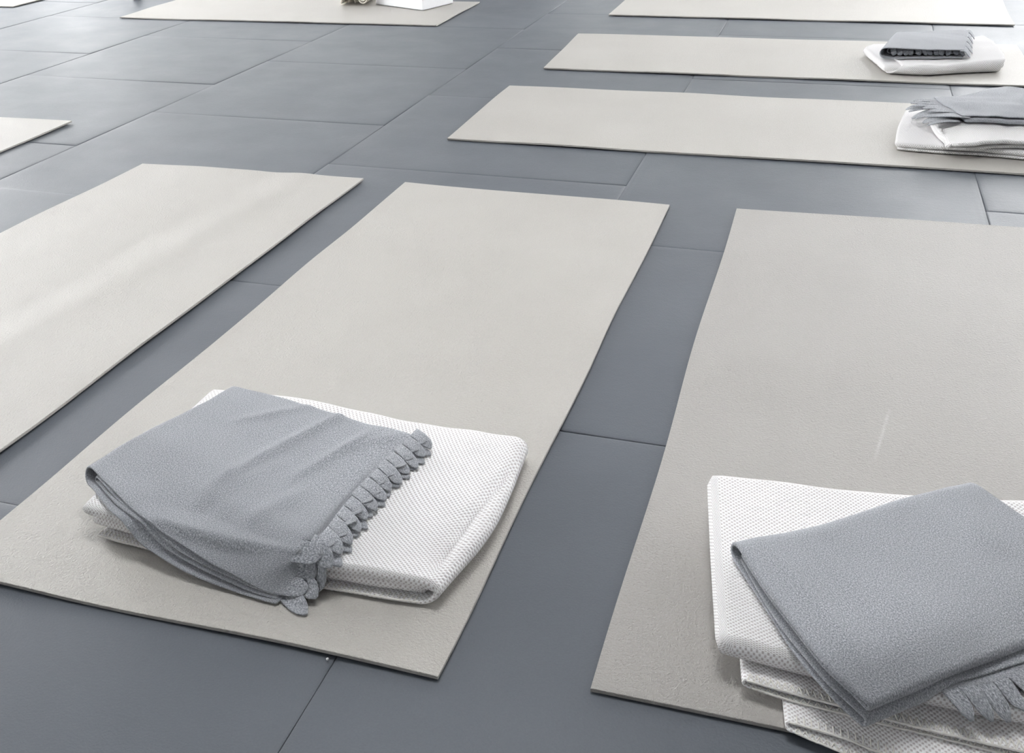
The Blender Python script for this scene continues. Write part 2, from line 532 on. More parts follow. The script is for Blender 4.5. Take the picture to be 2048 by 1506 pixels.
class Cloth:
    """a folded blanket. net[i][j] = (px, py, z_ref, z_top, z_bottom): plan point seen at pixel px,py at height
    z_ref, outer heights of the bundle there. u runs along i, v along j. Ribbons are lists of layers joined by
    U-shaped folds; each layer = dict(u=(from,to), w=height share 0..1, v=(near,far), t=thickness)."""

    def __init__(self, net, support=(), seed=1, wrinkle=0.0015, wscale=14, ridges=(), gap=0.003, slope=0.010):
        self.nu, self.nv = len(net), len(net[0])
        self.xy = np.array([[at(p[0], p[1], p[2])[:2] for p in row] for row in net])
        self.zt = np.array([[p[3] for p in row] for row in net])
        self.zb = np.array([[p[4] for p in row] for row in net])
        self.support, self.seed, self.wrinkle, self.wscale, self.gap = support, seed, wrinkle, wscale, gap
        self.ridges = ridges
        self.slope = slope
        self.Lu = np.linalg.norm(self.xy[-1].mean(0) - self.xy[0].mean(0))
        self.Lv = np.linalg.norm(self.xy[:, -1].mean(0) - self.xy[:, 0].mean(0))
        self.Hm = float((self.zt - self.zb).mean())
        c = self.xy.reshape(-1, 2).mean(0)
        self.origin = (float(c[0]), float(c[1]), float(self.zb.min()))
        self.V, self.F, self.UV = [], [], []
        self.nverts = 0

    def plan(self, u, v):
        """u, v equally long arrays -> x, y, z_top, z_bottom"""
        Wu, Wv = cr_matrix(self.nu, u), cr_matrix(self.nv, v)
        Wuc, Wvc = cr_matrix(self.nu, np.clip(u, 0, 1)), cr_matrix(self.nv, np.clip(v, 0, 1))
        x = np.einsum('ri,ij,rj->r', Wu, self.xy[..., 0], Wv)
        y = np.einsum('ri,ij,rj->r', Wu, self.xy[..., 1], Wv)
        zt = np.einsum('ri,ij,rj->r', Wuc, self.zt, Wvc)
        zb = np.einsum('ri,ij,rj->r', Wuc, self.zb, Wvc)
        return x, y, zt, zb

    def lift(self, x, y, zt, zb, need):
        """keep the bundle above whatever it lies on"""
        if self.support:
            for i in range(len(x)):
                for (ox, oy) in ((0, 0), (.004, 0), (-.004, 0), (0, .004), (0, -.004)):
                    z = drop(self.support, x[i] + ox, y[i] + oy, 0.0)
                    if z > 0: zb[i] = max(zb[i], z + self.gap)
        zt = np.maximum(zt, zb + need)
        return zt, zb

    def ribbon(self, layers, step=0.007, need=0.006):
        Lu, Lv, Hm = self.Lu, self.Lv, self.Hm
        u, w, t, v0, v1 = [], [], [], [], []
        def add(uu, ww, tt, a, b):
            u.append(uu); w.append(ww); t.append(tt); v0.append(a); v1.append(b)
        n = len(layers)
        ends = [list(l['u']) for l in layers]
        for i in range(n - 1):
            r = abs(layers[i]['w'] - layers[i + 1]['w']) * Hm / 2 * layers[i].get('bulge', 1.0)
            s = np.sign(layers[i]['u'][1] - layers[i]['u'][0])
            ends[i][1] -= s * r / Lu
            ends[i + 1][0] -= s * r / Lu
        for i, l in enumerate(layers):
            k = max(3, int(abs(ends[i][1] - ends[i][0]) * Lu / step))
            for q in np.linspace(0, 1, k + 1):
                add(ends[i][0] + q * (ends[i][1] - ends[i][0]), l['w'], l['t'], l['v'][0], l['v'][1])
            if i < n - 1:
                l2 = layers[i + 1]
                r = abs(l['w'] - l2['w']) * Hm / 2 * l.get('bulge', 1.0)
                s = np.sign(l['u'][1] - l['u'][0])
                kb = max(6, int(3.2 * r / step) + 4)
                for q in np.linspace(0, 1, kb + 1)[1:-1]:
                    f = (1 - math.cos(math.pi * q)) / 2
                    add(ends[i][1] * (1 - f) + ends[i + 1][0] * f + s * r / Lu * math.sin(math.pi * q),
                        l['w'] * (1 - f) + l2['w'] * f, l['t'] * (1 - f) + l2['t'] * f,
                        l['v'][0] * (1 - f) + l2['v'][0] * f, l['v'][1] * (1 - f) + l2['v'][1] * f)
        u, w, t, v0, v1 = map(np.array, (u, w, t, v0, v1))
        ns, nv = len(u), max(6, int(Lv * float(np.mean(v1 - v0)) / step))
        q = np.linspace(0, 1, nv + 1)
        sg = np.concatenate([[0], np.cumsum(np.hypot(np.diff(u) * Lu, np.diff(w) * Hm))])
        jag = 0.010 * wob(sg * 1.0, sg * 0.0, self.seed + 5, 16) + 0.004 * wob(sg, sg * 0, self.seed + 6, 60)
        V = v0[:, None] + (v1 - v0)[:, None] * q[None, :] + jag[:, None] * (1 - q)[None, :] * 0.6 - jag[::-1, None] * q[None, :] * 0.6
        U = u[:, None] + 0 * q[None, :]
        Wd = w[:, None] + 0 * q[None, :]
        x, y, zt, zb = self.plan(U.ravel(), V.ravel())
        zt, zb = self.lift(x, y, zt, zb, need)
        if self.support:
            # cloth bridges edges in a smooth slope: running maximum, then running mean of the same width
            g = zb.reshape(ns, nv + 1)
            for ax, kk in ((1, self.slope), (0, self.slope)):
                k = max(1, int(round(kk / step)))
                pad = [(0, 0), (0, 0)]; pad[ax] = (k, k)
                gp = np.pad(g, pad, mode='edge')
                m_ = np.max([np.take(gp, range(i, i + g.shape[ax]), ax) for i in range(2 * k + 1)], axis=0)
                mp_ = np.pad(m_, pad, mode='edge')
                g = np.mean([np.take(mp_, range(i, i + g.shape[ax]), ax) for i in range(2 * k + 1)], axis=0)
            zb = g.ravel()
            zt = np.maximum(zt, zb + need)
        tt = np.repeat(t, nv + 1)
        ww = Wd.ravel()
        z = (zb + tt / 2) * (1 - ww) + (zt - tt / 2) * ww
        # creases
        lay = np.repeat(np.round(w * 7), nv + 1)
        z = z + self.wrinkle * (0.25 + 0.75 * ww) * (wob(x + 0.03 * lay, y - 0.05 * lay, self.seed, self.wscale) * 0.7 + 0.3 * wob(x, y + lay, self.seed + 9, self.wscale * 2.7))
        for (p, r_, h, wd) in self.ridges:
            a, b = at(p[0], p[1], 0.07)[:2], at(r_[0], r_[1], 0.07)[:2]
            d = b - a; L = np.linalg.norm(d); d /= L
            s_ = (x - a[0]) * d[0] + (y - a[1]) * d[1]
            k_ = -(x - a[0]) * d[1] + (y - a[1]) * d[0]
            z = z + ww ** 2 * h * np.exp(-(k_ / wd) ** 2) * np.clip(np.minimum(s_, L - s_) / 0.05 + 0.5, 0, 1)
        if self.support:
            z = np.maximum(z, zb + tt / 2 * 1.0)
        G = np.stack([x, y, z], -1).reshape(ns, nv + 1, 3)
        arc = np.concatenate([[0], np.cumsum(np.linalg.norm(np.diff(G.mean(1), axis=0), axis=1))])
        uvg = np.stack([np.repeat(arc, nv + 1), (V * Lv).ravel()], -1)
        self.shell(G, t / 2, uvg)
        return G

    def shell(self, G, h, uvg):
        V, Fc, UV = shell_mesh(G, h, uvg)
        n = self.nverts
        self.V.append(V)
        self.UV.append(UV)
        self.F += [tuple(i + n for i in f) for f in Fc]
        self.nverts += len(V)

    def build(self, name, mat, parent):
        V = np.concatenate(self.V)
        self.bvh = BVHTree.FromPolygons([tuple(p) for p in V], self.F)
        return mesh_obj(name, V, self.F, mat, parent, True, np.concatenate(self.UV), self.origin)


def shell_mesh(G, h, uvg=None, K=3):
    """thick sheet with rounded rim round a grid of points; h = half thickness per row"""
    ns, nc = G.shape[:2]
    du = np.gradient(G, axis=0)
    dv = np.gradient(G, axis=1)
    N = np.cross(du, dv)
    N /= np.linalg.norm(N, axis=2, keepdims=True) + 1e-12
    h = np.asarray(h, float)
    if h.ndim == 0: h = np.full(ns, float(h))
    hh = h[:, None, None]
    top, bot = (G + N * hh).reshape(-1, 3), (G - N * hh).reshape(-1, 3)
    n0 = ns * nc
    idx = np.arange(n0).reshape(ns, nc)
    a, b, c, d = idx[:-1, :-1].ravel(), idx[1:, :-1].ravel(), idx[1:, 1:].ravel(), idx[:-1, 1:].ravel()
    faces = np.stack([a, b, c, d], 1).tolist() + np.stack([a + n0, d + n0, c + n0, b + n0], 1).tolist()
    loop = [(i, 0) for i in range(ns)] + [(ns - 1, j) for j in range(1, nc)] + [(i, nc - 1) for i in range(ns - 2, -1, -1)] + [(0, j) for j in range(nc - 2, 0, -1)]
    if uvg is None:
        uvg = np.zeros((n0, 2))
    rimV, rimUV = [], []
    for (i, j) in loop:
        o = np.zeros(3)
        if j == 0: o -= dv[i, j] / (np.linalg.norm(dv[i, j]) + 1e-12)
        if j == nc - 1: o += dv[i, j] / (np.linalg.norm(dv[i, j]) + 1e-12)
        if i == 0: o -= du[i, j] / (np.linalg.norm(du[i, j]) + 1e-12)
        if i == ns - 1: o += du[i, j] / (np.linalg.norm(du[i, j]) + 1e-12)
        o -= N[i, j] * (o @ N[i, j])
        o /= np.linalg.norm(o) + 1e-12
        for k in range(1, K + 1):
            th = math.pi / 2 - math.pi * k / (K + 1)
            rimV.append(G[i, j] + h[i] * (math.sin(th) * N[i, j] + math.cos(th) * o))
            e = h[i] * (math.pi / 2 - th)
            uu = uvg[i * nc + j].copy()
            if j == 0: uu[1] -= e
            if j == nc - 1: uu[1] += e
            if i == 0: uu[0] -= e
            if i == ns - 1: uu[0] += e
            rimUV.append(uu)
    L = len(loop)
    k0 = 2 * n0
    for a_ in range(L):
        b_ = (a_ + 1) % L
        ia, ib = idx[loop[a_]], idx[loop[b_]]
        ra = [ia] + [k0 + a_ * K + k for k in range(K)] + [ia + n0]
        rb = [ib] + [k0 + b_ * K + k for k in range(K)] + [ib + n0]
        for k in range(K + 1):
            faces.append((int(ra[k]), int(ra[k + 1]), int(rb[k + 1]), int(rb[k])))
    V = np.concatenate([top, bot, np.array(rimV)])
    UV = np.concatenate([uvg, uvg, np.array(rimUV)])
    return V, faces, UV


def drop(bvhs, x, y, r=0.005):
    z = 0.0
    for (ox, oy) in (((0, 0),) if r == 0 else ((0, 0), (r, 0), (-r, 0), (0, r), (0, -r))):
        for b in bvhs:
            h = b.ray_cast(Vector((x + ox, y + oy, 1.0)), Vector((0, 0, -1)))
            if h[0] is not None: z = max(z, h[0].z)
    return z


def dd0(d):
    return d / np.linalg.norm(d)


def fringe(parent, origin, bvhs, base, dirs, width, length, droop, seed, t=0.0024, lift=0.002, curl=0.2, slant=False):
    """one rounded tab per base point; base = list of 3-D points on the cut edge, dirs = outward unit vectors"""
    r = random.Random(seed)
    base = np.array(base)
    for i in range(len(base)):
        p = base[i]
        d = np.array(dirs[i] if isinstance(dirs, list) else dirs, float)
        d[2] = 0; d /= np.linalg.norm(d)
        tang = base[min(i + 1, len(base) - 1)] - base[max(i - 1, 0)]
        slope = tang[2] / (np.linalg.norm(tang[:2]) + 1e-9)
        side = np.array([tang[0], tang[1], 0]); side /= np.linalg.norm(side)
        flat = side - dd0(d) * (side @ dd0(d)) if slant else side
        L = length * r.uniform(0.88, 1.12)
        wd = width * r.uniform(0.94, 1.04)
        ang = r.uniform(-.10, .10)
        dd = d * math.cos(ang) + side * math.sin(ang)
        cu = curl * r.uniform(0.3, 1.5) * r.choice((1, 1, -0.6))
        ns, nc = 9, 6
        G = np.zeros((ns, nc, 3))
        for a in range(ns):
            s = a / (ns - 1)
            sh = -0.38 + 1.38 * s
            prof = 1.0 if s < 0.45 else math.sqrt(max(0.03, 1 - ((s - 0.45) / 0.555) ** 2.2))
            for b in range(nc):
                q = (b / (nc - 1) - 0.5) * wd * prof
                k_ = min(1.0, max(0.0, sh) * 1.6)
                pt = p + dd * sh * L + (side * (1 - k_) + flat * k_) * q
                z = p[2] + slope * q - droop * max(0, sh) ** 1.6 + cu * (q / wd) ** 2 * 0.02 * max(0, sh) + cu * 0.006 * max(0, sh) ** 2
                z = max(z, drop(bvhs, pt[0], pt[1]) + t / 2 + lift)
                G[a, b] = (pt[0], pt[1], z)
        uv = np.stack([np.repeat(np.arange(ns) / ns * L, nc), np.tile(np.arange(nc) / nc * wd, ns)], -1) + np.array([i * .05, seed * .01])
        V, Fc, UV = shell_mesh(G, t / 2, uv, K=2)
        mesh_obj('fringe_tab', V, Fc, M_FLEECE, parent, True, UV, origin)


def tube(path, r, n=5):
    path = np.array(path)
    V, Fc = [], []
    T = np.gradient(path, axis=0)
    for i, p in enumerate(path):
        t = T[i] / (np.linalg.norm(T[i]) + 1e-12)
        a = np.cross(t, [0.31, 0.2, 0.93]); a /= np.linalg.norm(a) + 1e-12
        b = np.cross(t, a)
        for k in range(n):
            th = 2 * math.pi * k / n
            V.append(p + r * (math.cos(th) * a + math.sin(th) * b))
    for i in range(len(path) - 1):
        for k in range(n):
            k2 = (k + 1) % n
            Fc.append((i * n + k, i * n + k2, (i + 1) * n + k2, (i + 1) * n + k))
    Fc.append(tuple(range(n - 1, -1, -1)))
    Fc.append(tuple((len(path) - 1) * n + k for k in range(n)))
    return V, Fc


def stitches(parent, origin, edge, inner, spacing, r=0.00095, zig=True):
    """blanket stitch: thread along the edge line plus V or bar stitches to the inner line (both 3-D polylines)"""
    edge, inner = np.array(edge), np.array(inner)
    s = np.concatenate([[0], np.cumsum(np.linalg.norm(np.diff(edge, axis=0), axis=1))])
    n = max(2, int(s[-1] / spacing))
    def P(A, q):
        return np.array([np.interp(q * s[-1], s, A[:, k]) for k in range(3)])
    V, Fc = [], []
    def put(path, rr):
        v, f = tube(path, rr)
        k = len(V)
        V.extend(v)
        Fc.extend([tuple(i + k for i in q) for q in f])
    rnd = random.Random(int(abs(origin[0]) * 1000))
    edge_path = [P(edge, q) + np.array([rnd.uniform(-1, 1), rnd.uniform(-1, 1), rnd.uniform(-.5, .5)]) * 0.0006 for q in np.linspace(0, 1, n * 2 + 1)]
    put(edge_path, r * 1.5)
    for k in range(n):
        a, b, c = P(edge, k / n), P(inner, (k + (.5 if zig else 0)) / n), P(edge, (k + 1) / n)
        put([a, (a + b) / 2 + np.array([0, 0, .0012]), b], r)
        if zig:
            put([b, (b + c) / 2, c], r)
    return mesh_obj('edge_stitching', V, Fc, M_THREAD, parent, True, None, origin)


def edge_lines(G, h, rim, depth, rows=None):
    """edge line on the rim and a parallel line inside on the upper face. rim: 'v0','v1','u0','u1' """
    du = np.gradient(G, axis=0); dv = np.gradient(G, axis=1)
    N = np.cross(du, dv); N /= np.linalg.norm(N, axis=2, keepdims=True) + 1e-12
    if rim == 'v0': A, I, NA, NI = G[:, 0], None, N[:, 0], None
    g = G if rim[0] == 'v' else G.transpose(1, 0, 2)
    nn = N if rim[0] == 'v' else N.transpose(1, 0, 2)
    if rim[1] == '1':
        g, nn = g[:, ::-1], nn[:, ::-1]
    if rows is not None:
        g, nn = g[rows], nn[rows]
    up = np.where((nn[:, :1, 2:] * 0 + nn[..., 2:].mean()) >= 0, 1.0, -1.0)
    st = np.linalg.norm(g[:, 1] - g[:, 0], axis=1).mean()
    j = max(1, int(round(depth / st)))
    out = g[:, 0] - g[:, 1]
    out /= np.linalg.norm(out, axis=1, keepdims=True)
    e = g[:, 0] + out * h * 0.8 + nn[:, 0] * up[:, 0] * h * 0.6
    inn = g[:, j] + nn[:, j] * up[:, 0] * (h + 0.0010)
    return e, inn


#### PILES ####
def white_label(parent, label):
    tag(parent, label, 'blanket', 'white woven blankets folded on the mats')


def grey_label(parent, label):
    tag(parent, label, 'blanket', 'grey fringed fleece blankets on top of the white ones')


ZM = 0.0075      # upper face of a mat

# ---- pile on the second front mat
cw = Cloth([
    [(186, 1035, .03, .060, ZM), (303, 922, .04, .066, ZM), (432, 797, .045, .064, ZM)],
    [(300, 1068, .03, .060, ZM), (410, 960, .04, .066, ZM), (560, 808, .045, .064, ZM)],
    [(460, 1105, .03, .058, ZM), (570, 990, .04, .064, ZM), (720, 842, .042, .060, ZM)],
    [(665, 1150, .025, .054, ZM), (770, 1030, .035, .060, ZM), (890, 872, .04, .056, ZM)],
    [(884, 1188, .018, .048, ZM), (985, 1060, .022, .050, ZM), (1050, 905, .025, .050, ZM)]],
    support=[MAT_BVH[0]], seed=5, wrinkle=.0022, wscale=16,
    ridges=[((1022, 915), (868, 1108), -.007, .009), ((1045, 925), (905, 1120), .002, .01), ((700, 1130), (812, 1140), .002, .012)])
root = empty('folded_blanket', cw.origin)
white_label(root, 'white birdseye-weave blanket folded under the grey scalloped blanket on the second front mat')
Ga = cw.ribbon([dict(u=(0.05, 1.0), w=0.0, v=(-.055, 1), t=.005),
                dict(u=(1.0, 0.0), w=1.0, v=(-0.01, 1), t=.018)])
Gb = cw.ribbon([dict(u=(0.02, .955), w=.27, v=(0.012, .97), t=.020)])
cw.build('body', M_WEAVE, root)
e, i_ = edge_lines(Ga[:int(len(Ga) * .46)], .0025, 'v0', .010)
stitches(root, cw.origin, e, i_, .0085, zig=False)

cg = Cloth([
    [(176, 928, .088, .090, .064), (272, 868, .09, .092, .064), (372, 820, .088, .090, .062), (464, 771, .084, .086, .062)],
    [(262, 1018, .074, .076, .040), (380, 930, .086, .088, .06), (480, 868, .087, .089, .062), (580, 802, .084, .085, .062)],
    [(385, 1108, .046, .048, .018), (490, 1012, .082, .083, .05), (585, 940, .084, .085, .06), (690, 836, .081, .082, .06)],
    [(505, 1170, .026, .028, .0085), (585, 1092, .070, .071, .03), (660, 1004, .078, .079, .055), (770, 858, .078, .078, .058)],
    [(564, 1190, .018, .020, .0085), (635, 1085, .064, .066, .03), (702, 993, .074, .075, .055), (818, 874, .074, .075, .058)]],
    support=[cw.bvh, MAT_BVH[0]], seed=15, wrinkle=.0016, wscale=22,
    ridges=[((690, 838), (420, 990), .0065, .009), ((640, 822), (470, 862), .004, .010), ((560, 945), (400, 1015), .003, .013), ((745, 872), (590, 968), .005, .009), ((800, 876), (690, 905), .003, .010), ((600, 1000), (480, 1060), .003, .014)])
groot = empty('fleece_blanket', cg.origin)
grey_label(groot, 'grey fleece blanket with scalloped fringe and open layered edge on the second front mat')
G1 = cg.ribbon([dict(u=(1.0, 0.0), w=0.0, v=(-.045, 1), t=.0032), dict(u=(0.0, 1.0), w=1.0, v=(0, 1), t=.0032)], need=.011)
cg.ribbon([dict(u=(.97, .05), w=.36, v=(-.012, .98), t=.0030), dict(u=(.05, .97), w=.66, v=(-.006, .98), t=.003)], need=.011)
cg.build('body', M_FLEECE, groot)


def edge_points(G, row, n, lo=0.0, hi=1.0):
    g = G[row]
    s = np.concatenate([[0], np.cumsum(np.linalg.norm(np.diff(g, axis=0), axis=1))])
    q = np.linspace(lo, hi, 2 * n + 1)[1::2] * s[-1]
    return [np.array([np.interp(k, s, g[:, c]) for c in range(3)]) for k in q]


NT = 15
bp = edge_points(G1, -1, NT)
sp = np.linalg.norm(bp[1] - bp[0])
d_top = at(740, 1006, .07) - at(700, 1000, .07)
d_low = at(734, 1028, .07) - at(700, 1000, .07)
d_top, d_low = d_top / np.linalg.norm(d_top), d_low / np.linalg.norm(d_low)
half = (bp[1] - bp[0]) * 0.5
SUP = [cw.bvh, MAT_BVH[0]]
# lowest cut edge, then the middle one turned towards the camera, then the uppermost
fringe(groot, cg.origin, SUP, [b + d_top * .016 - half * .2 + np.array([0, 0, -.011]) for b in bp[3:]], d_low * .8 + d_top * .2, sp * .74, .038, .020, 2, lift=.0018, slant=True)
fringe(groot, cg.origin, SUP, [b + d_top * .012 + half * 1.0 + np.array([0, 0, -.004]) for b in bp[1:]], d_low, sp * .86, .038, .012, 3, lift=.0055, slant=True)
fringe(groot, cg.origin, SUP, [b + d_top * .006 - half * .6 + np.array([0, 0, -.006]) for b in bp[:2]], d_low, sp * .9, .046, .012, 6, lift=.002, slant=True)
fringe(groot, cg.origin, SUP, bp, d_top, sp * .97, .034, -.001, 4, lift=.0105, slant=True)

# ---- pile on the right front mat
cb = Cloth([
    [(1449, 1318, .022, .066, ZM), (1440, 1150, .04, .074, ZM), (1433, 972, .055, .074, ZM)],
    [(1640, 1362, .03, .066, ZM), (1625, 1160, .06, .076, ZM), (1620, 980, .07, .076, ZM)],
    [(1850, 1405, .035, .066, ZM), (1830, 1180, .06, .076, ZM), (1800, 996, .07, .074, ZM)],
    [(2120, 1465, .03, .064, ZM), (2075, 1215, .05, .070, ZM), (2020, 1012, .06, .070, ZM)],
    [(2290, 1500, .02, .050, ZM), (2230, 1240, .03, .056, ZM), (2160, 1025, .04, .056, ZM)]],
    support=[MAT_BVH[1]], seed=25, wrinkle=.0014, wscale=14)
rb = empty('folded_blanket', cb.origin)
white_label(rb, 'thick white birdseye-weave blanket with stitched open hems at the bottom right corner')
cb.ribbon([dict(u=(1.0, 0.0), w=1.0, v=(0.0, 1.0), t=.030)])
P2 = cb.ribbon([dict(u=(1.0, .045), w=.36, v=(-.115, .95), t=.0042), dict(u=(.045, 1.0), w=.20, v=(-.118, .95), t=.0042)])
P3 = cb.ribbon([dict(u=(1.0, .155), w=.13, v=(-.235, .9), t=.0040), dict(u=(.155, 1.0), w=.0, v=(-.255, .9), t=.0042)])
cb.build('body', M_WEAVE, rb)
h2 = len(P2) // 2
for Gx, zg in ((P2, True), (P3, False)):
    k = len(Gx) // 2 - 2
    e, i_ = edge_lines(Gx[:k], .0021, 'v0', .012)
    stitches(rb, cb.origin, e, i_, .0085, zig=zg)
    e, i_ = edge_lines(Gx[k + 6:], .0021, 'v0', .008)
    stitches(rb, cb.origin, e, i_, .0085, zig=True)

cgb = Cloth([
    [(1474, 1078, .104, .106, .074), (1645, 1042, .106, .108, .076), (1800, 992, .106, .108, .076), (1935, 960, .10, .102, .072)],
    [(1560, 1210, .104, .106, .074), (1745, 1155, .108, .110, .076), (1910, 1105, .108, .110, .076), (2060, 1045, .10, .102, .07)],
    [(1650, 1325, .098, .100, .066), (1845, 1262, .108, .110, .076), (2010, 1190, .106, .108, .076), (2180, 1118, .096, .098, .06)],
    [(1738, 1415, .074, .082, .045), (1905, 1345, .090, .098, .06), (2060, 1283, .094, .100, .066), (2290, 1190, .085, .090, .05)]],
    support=[cb.bvh], seed=35, wrinkle=.0022, wscale=12,
    ridges=[((1482, 1082), (1752, 1402), .0022, .012), ((1560, 1092), (1770, 1345), -.0016, .012), ((1880, 1000), (1980, 1140), .003, .02)])
rg = empty('fleece_blanket', cgb.origin)
grey_label(rg, 'smooth grey fleece blanket with rolled double folds, topmost at the bottom right corner')
cgb.ribbon([dict(u=(.06, 1.0), w=.58, v=(.004, 1), t=.0055), dict(u=(1.0, 0.0), w=1.0, v=(0, 1), t=.0055),
            dict(u=(0.0, 1.02), w=.0, v=(-.01, 1), t=.005), dict(u=(1.02, .06), w=.30, v=(-.004, 1), t=.005)], need=.026)
cgb.build('body', M_FLEECE, rg)

# the fringed end of that blanket hangs out below its front folds
cf = Cloth([
    [(1835, 1380, .066, .070, .05), (1945, 1335, .07, .074, .05), (2080, 1285, .07, .075, .05)],
    [(1850, 1398, .055, .060, .03), (1960, 1368, .06, .064, .03), (2100, 1320, .06, .066, .03)],
    [(1868, 1418, .040, .045, .02), (1975, 1402, .045, .050, .02), (2120, 1362, .045, .052, .02)]],
    support=[cb.bvh], seed=45, wrinkle=.001, wscale=30)
GF = cf.ribbon([dict(u=(0, 1.0), w=1.0, v=(0, 1), t=.0030)], need=.008)
GF2 = cf.ribbon([dict(u=(0.0, .62), w=1.0, v=(0.06, 1), t=.0035)], need=.0125)
cf.origin = cgb.origin
cf.build('fringed_end', M_FLEECE, rg)
fb = edge_points(GF, -1, 8)
dF = GF[-1].mean(0) - GF[-4].mean(0)
fringe(rg, cgb.origin, [cb.bvh], fb, dF, np.linalg.norm(fb[1] - fb[0]) * .9, .042, .02, 9, lift=.002, curl=.5)

# ---- pile on the middle crosswise mat
cc = Cloth([   # u: front -> back, v: right -> left
    [(2003, 140, .02, .062, ZM), (1925, 143, .02, .052, ZM), (1850, 147, .02, .05, ZM), (1776, 148, .012, .045, ZM)],
    [(2002, 118, .035, .062, ZM), (1920, 122, .035, .056, ZM), (1835, 122, .035, .052, ZM), (1752, 124, .02, .045, ZM)],
    [(1988, 92, .05, .064, ZM), (1910, 92, .05, .058, ZM), (1820, 96, .05, .056, ZM), (1735, 102, .03, .05, ZM)],
    [(1965, 76, .055, .062, ZM), (1900, 82, .05, .055, ZM), (1815, 86, .05, .056, ZM), (1748, 90, .045, .055, ZM)]],
    support=[MAT_BVH[4]], seed=55, wrinkle=.003, wscale=18)
rc = empty('folded_blanket', cc.origin)
white_label(rc, 'white woven blanket with a rolled front fold on the middle crosswise mat')
cc.ribbon([dict(u=(1.0, 0.0), w=0.0, v=(.03, .99), t=.008), dict(u=(0.0, 1.0), w=1.0, v=(0.0, .86), t=.011)], step=.010)
cc.ribbon([dict(u=(1.0, 0.05), w=.50, v=(.02, 1.0), t=.030)], step=.010)
cc.build('body', M_WEAVE, rc)

cgc = Cloth([   # u: left fold -> right, v: front -> back
    [(1760, 106, .075, .10, .054), (1772, 92, .08, .105, .056), (1785, 76, .085, .108, .056)],
    [(1815, 106, .078, .098, .054), (1822, 86, .09, .108, .056), (1832, 70, .092, .108, .056)],
    [(1870, 107, .078, .096, .054), (1875, 86, .09, .106, .056), (1882, 68, .092, .106, .056)],
    [(1926, 108, .076, .094, .054), (1932, 86, .088, .104, .056), (1936, 66, .09, .104, .056)]],
    support=[cc.bvh], seed=65, wrinkle=.002, wscale=20)
rgc = empty('fleece_blanket', cgc.origin)
grey_label(rgc, 'grey fleece blanket whose front mouth shows a row of fringe, on the middle crosswise mat')
GC = cgc.ribbon([dict(u=(1.0, 0.0), w=0.0, v=(-.02, 1), t=.004), dict(u=(0.0, 1.0), w=1.0, v=(0, 1), t=.004)], step=.01, need=.03)
GCi = cgc.ribbon([dict(u=(.98, .07), w=.25, v=(.16, .98), t=.004), dict(u=(.07, .98), w=.72, v=(.16, .98), t=.004)], step=.01, need=.03)
cgc.build('body', M_FLEECE, rgc)
hh_ = GCi[len(GCi) // 2 + 3:]
fe = hh_[:, 0]
qq = np.linspace(0.03, .97, 12) * (len(fe) - 1)
fbase = [np.array([np.interp(k, np.arange(len(fe)), fe[:, c]) for c in range(3)]) for k in qq]


def hanging_tabs(parent, origin, base, out, width, length, seed, t=.003):
    r = random.Random(seed)
    out = np.array(out, float); out /= np.linalg.norm(out)
    for i, p in enumerate(base):
        tang = base[min(i + 1, len(base) - 1)] - base[max(i - 1, 0)]
        side = tang / np.linalg.norm(tang)
        ns, nc = 7, 5
        G = np.zeros((ns, nc, 3))
        sk = r.uniform(.1, .6)
        lean = r.uniform(-.45, .45)
        for a in range(ns):
            s = a / (ns - 1)
            prof = 1 if s < .8 else math.sqrt(max(.25, 1 - ((s - .8) / .22) ** 2))
            for b in range(nc):
                q = (b / (nc - 1) - .5) * width * prof
                G[a, b] = p + side * (q + sk * s * length) + out * (0.026 * math.sin(min(1, s * 1.3) * 1.57)) + np.array([0, 0, -length * s ** 1.5 + lean * q])
        uv = np.stack([np.repeat(np.arange(ns) / ns * length, nc), np.tile(np.arange(nc) / nc * width, ns)], -1)
        V, Fc, UV = shell_mesh(G, t / 2, uv, K=1)
        mesh_obj('fringe_tab', V, Fc, M_FLEECE, parent, True, UV + i * .04, origin)


of = GC[0, 0] - GC[0, 4]
hanging_tabs(rgc, cgc.origin, fbase, (0.02, -1, 0), .0185, .022, 5)
# fringe strips lie on the right-hand end
ge = [GC[-1][int(k)] for k in np.linspace(2, len(GC[-1]) - 3, 5)]
fringe(rgc, cgc.origin, [cc.bvh], ge, np.array([1.0, 0.05, 0]), np.linalg.norm(ge[1] - ge[0]) * 1.0, .030, .034, 12, lift=.003, t=.003)

# ---- pile on the nearest crosswise mat
cd = Cloth([   # u: left -> right, v: front -> back
    [(1793, 298, .012, .034, ZM), (1800, 258, .03, .040, ZM), (1815, 222, .04, .044, ZM)],
    [(1870, 304, .012, .036, ZM), (1880, 262, .03, .042, ZM), (1890, 224, .04, .046, ZM)],
    [(1960, 310, .012, .036, ZM), (1970, 266, .03, .044, ZM), (1975, 224, .04, .048, ZM)],
    [(2080, 320, .012, .036, ZM), (2085, 272, .03, .044, ZM), (2085, 228, .04, .048, ZM)],
    [(2190, 328, .012, .036, ZM), (2190, 280, .03, .044, ZM), (2180, 232, .04, .048, ZM)]],
    support=[MAT_BVH[3]], seed=75, wrinkle=.002, wscale=16)
rd = empty('folded_blanket', cd.origin)
white_label(rd, 'white woven blanket with an overturned upper flap on the nearest crosswise mat')
cd.ribbon([dict(u=(1.0, 0.0), w=1.0, v=(0, 1), t=.016)], step=.010)
cd.ribbon([dict(u=(1.0, 0.01), w=0.0, v=(-.01, 1), t=.008)], step=.010)
cd.build('body', M_WEAVE, rd)
